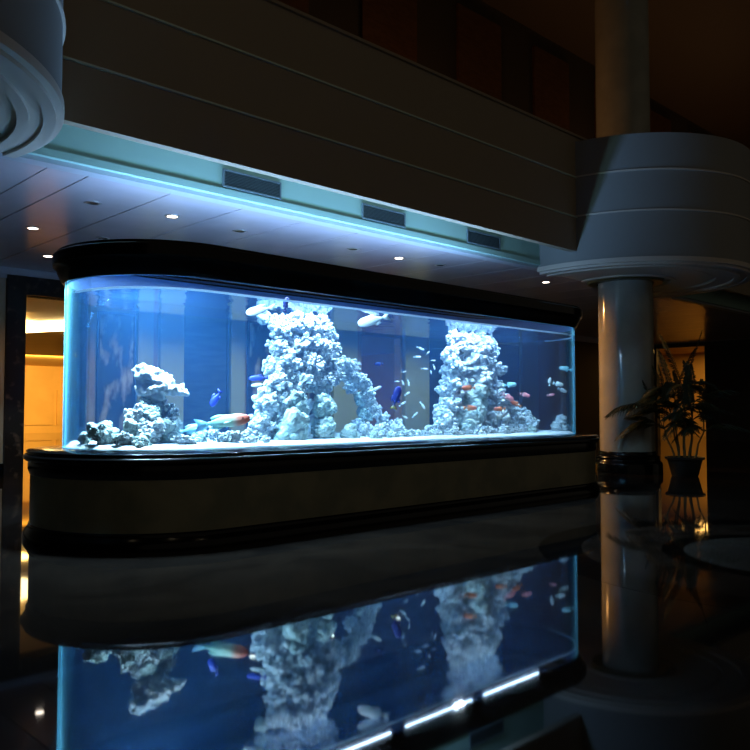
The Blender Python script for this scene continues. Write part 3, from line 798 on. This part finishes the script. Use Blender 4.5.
# ---------------------------------------------------------------- potted palm
PP = atZ(685, 475, 0); PP.z = 0
palm = empty('potted_palm', PP, 'tall dark potted palm in a tapered pot right of the cream column', 'plant')
obj('pot', lathe([(0, 0), (.27, 0), (.29, .04), (.37, .36), (.42, .38), (.42, .43), (.37, .43), (.35, .36), (0, .34)], 48), M['pot'], palm)
obj('soil', lathe([(0, .3401), (.345, .355), (.345, .385), (0, .40)], 32), M['soil'], palm)
rnd = random.Random(21)
def frond(base, az, length, rise, droop, nl=26):
    bm = bmesh.new(); pts = []
    d = Vector((math.cos(az), math.sin(az), 0))
    for i in range(17):
        t = i / 16
        pts.append(base + d * (length * (t * .92)) + Uv * (rise * t - droop * t * t))
    tube(bm, pts, [.012 * (1 - .75 * i / 16) for i in range(17)], 5)
    side = Vector((-d.y, d.x, 0))
    for i in range(nl):
        t = .18 + .80 * i / (nl - 1); k = t * 16; k0 = min(15, int(k)); fr_ = k - k0
        c = pts[k0].lerp(pts[k0 + 1], fr_); tan = (pts[k0 + 1] - pts[k0]).normalized()
        ll = .36 * length * (math.sin(PI * min(1, t * .85 + .12)) ** .7) * rnd.uniform(.85, 1.1) * .9
        for s_ in (-1, 1):
            dr = (side * s_ * .8 + tan * .65 + Uv * rnd.uniform(-.15, .12)).normalized()
            w_ = tan * .017 + Uv * 0
            up = Uv * .003
            m1_ = c + dr * ll * .5 - Uv * ll * .05; e_ = c + dr * ll - Uv * ll * .32
            vs = [bm.verts.new(q_) for q_ in (c - w_ * .4, m1_ - w_, e_, m1_ + w_, c + w_ * .4)]
            vt = [bm.verts.new(q_.co + up) for q_ in vs]
            bm.faces.new(vs); bm.faces.new(vt[::-1])
            for j in range(5): bm.faces.new((vs[j], vs[(j + 1) % 5], vt[(j + 1) % 5], vt[j]))
    return bm
VR = math.atan2(Rv.y, Rv.x)
canes = []
for k, (dx, dy, lean, hh) in enumerate([(-.13, 0, -.14, 1.35), (-.08, .12, -.06, 1.85), (-.03, -.1, -.02, 1.5), (.03, .08, .02, 2.0), (.08, -.06, .06, 1.3), (.14, .05, .13, 1.7), (-.18, .1, -.22, 1.1), (.18, -.08, .2, 1.05)]):
    b0 = Rv * dx + Fv * dy + Uv * .37
    top = b0 + Rv * (lean * 1.0) + Fv * dy * .8 + Uv * (hh - .37)
    bm = tube(bmesh.new(), [b0.lerp(top, i / 6) + Rv * (.02 * math.sin(i * 1.3 + k)) * (1 if i else 0) for i in range(7)], [.024 - .0016 * i for i in range(7)], 8)
    obj('cane', bm, M['cane'], palm)
    canes.append((top, lean))
fspec = []
for top, lean in canes:
    for j in range(7):
        if j in (0, 3): az = VR + (0 if lean > 0 else PI) + rnd.uniform(-.5, .5); ln = rnd.uniform(.8, 1.05); ri = rnd.uniform(.5, .8); dr_ = rnd.uniform(.5, .85)
        elif j in (1, 4): az = rnd.uniform(0, 2 * PI); ln = rnd.uniform(.35, .6); ri = rnd.uniform(1.1, 1.5); dr_ = rnd.uniform(.1, .35)
        else: az = VR + (PI if lean > 0 else 0) + rnd.uniform(-1, 1); ln = rnd.uniform(.6, .9); ri = rnd.uniform(.3, .8); dr_ = rnd.uniform(.5, .9)
        fspec.append((top - Uv * .05, az, ln, ri, dr_))
# the long fronds reaching across the column
fspec.append((canes[0][0], VR + PI + .1, 1.65, 1.15, 1.15))
fspec.append((canes[6][0], VR + PI - .15, 1.15, .7, 1.0))
fspec.append((canes[1][0] - Uv * .1, VR + PI + .25, 1.3, .55, .95))
for f_ in fspec: obj('frond', frond(*f_), M['leaf'], palm, smooth=False)

# ---------------------------------------------------------------- lights
def area(name, loc, sx, sy, e, col, rot=(0, 0, 0), spread=None):
    L = bpy.data.lights.new(name, 'AREA'); L.shape = 'RECTANGLE'; L.size = sx; L.size_y = sy; L.energy = e; L.color = col
    if spread: L.spread = spread
    o = bpy.data.objects.new(name, L); COL.objects.link(o); o.location = loc; o.rotation_euler = rot; return o
for k in range(4):
    x = AX0 - .15 + (AX1 - AX0 + .3) * (k + .5) / 4
    area('tank_lamp', (x, 8.24, 3.32), 1.6, .40, 92, (.52, .75, 1.0))
area('tank_lamp', (6.60, 8.30, 3.31), .25, .25, 60, (.7, .85, 1))
area('tank_lamp', (4.15, 8.7, 3.31), .4, .4, 280, (.6, .82, 1))
area('tank_lamp', (4.6, 8.20, 3.31), .5, .25, 220, (.6, .82, 1))
area('tank_lamp', (9.98, 8.30, 3.31), .25, .25, 60, (.7, .85, 1))
# strip lamps on the rear of the crown shining up on the ceiling edge
area('uplight', (8.4, 9.60, 3.42), 7.6, .12, 260, (.26, .48, 1.0), (PI, 0, 0))
area('uplight', (8.4, 9.45, 3.42), 7.6, .08, 85, (.33, .74, .85), (PI, 0, 0))
# warm lights
area('hall_fill', (15, 40, 4.0), 12, 1, 2600, (1, .58, .14), (math.radians(65), 0, 0))  # added fill without a fitting, brightens the hall's end wall
area('hall_fill', (9, 31, 4.1), 5, 1.5, 500, (1, .58, .14))  # added fill for the near part of the hall
area('alcove_lamp', (XR + 3, 17, 4.55), 3, 3, 130, (1, .52, .12))
L = bpy.data.lights.new('column_fill_spot', 'SPOT'); L.energy = 1500; L.color = (1, .45, .12); L.spot_size = .7; L.spot_blend = .9; L.shadow_soft_size = .1  # added warm spot, hidden behind the crown, for the column's left side
o = bpy.data.objects.new('column_fill_spot', L); COL.objects.link(o); o.location = (15.4, 15.4, 4.6)
o.rotation_euler = (Vector((CXR, CYR, 2.0)) - o.location).to_track_quat('-Z', 'Y').to_euler()
for x in (13.5, 22.5, 31):
    L = bpy.data.lights.new('upper_fill_light', 'POINT'); L.energy = 70; L.color = (1, .5, .2); L.shadow_soft_size = .1  # added without a fitting, to bring out the brown upper panels
    o = bpy.data.objects.new('upper_fill_light', L); COL.objects.link(o); o.location = (x, 12.2, 6.6)
for x, y in ((3, 2), (-2, 5), (7, -1)):
    L = bpy.data.lights.new('atrium_lamp', 'POINT'); L.energy = 14; L.color = (1, .8, .5); L.shadow_soft_size = .08
    o = bpy.data.objects.new('atrium_lamp', L); COL.objects.link(o); o.location = (x, y, 11)

W = bpy.data.worlds.new('world'); S.world = W; W.use_nodes = True
W.node_tree.nodes['Background'].inputs[0].default_value = (1, .88, .68, 1)
W.node_tree.nodes['Background'].inputs[1].default_value = .05

S.view_settings.view_transform = 'Standard'; S.view_settings.look = 'None'; S.view_settings.exposure = 0; S.view_settings.gamma = 1
S.view_settings.use_curve_mapping = False
c_ = S.cycles
c_.use_denoising = True; c_.denoiser = 'OPENIMAGEDENOISE'
c_.max_bounces = 10; c_.diffuse_bounces = 4; c_.glossy_bounces = 4; c_.transparent_max_bounces = 24; c_.volume_bounces = 1
c_.sample_clamp_indirect = 4; c_.sample_clamp_direct = 0; c_.caustics_reflective = False
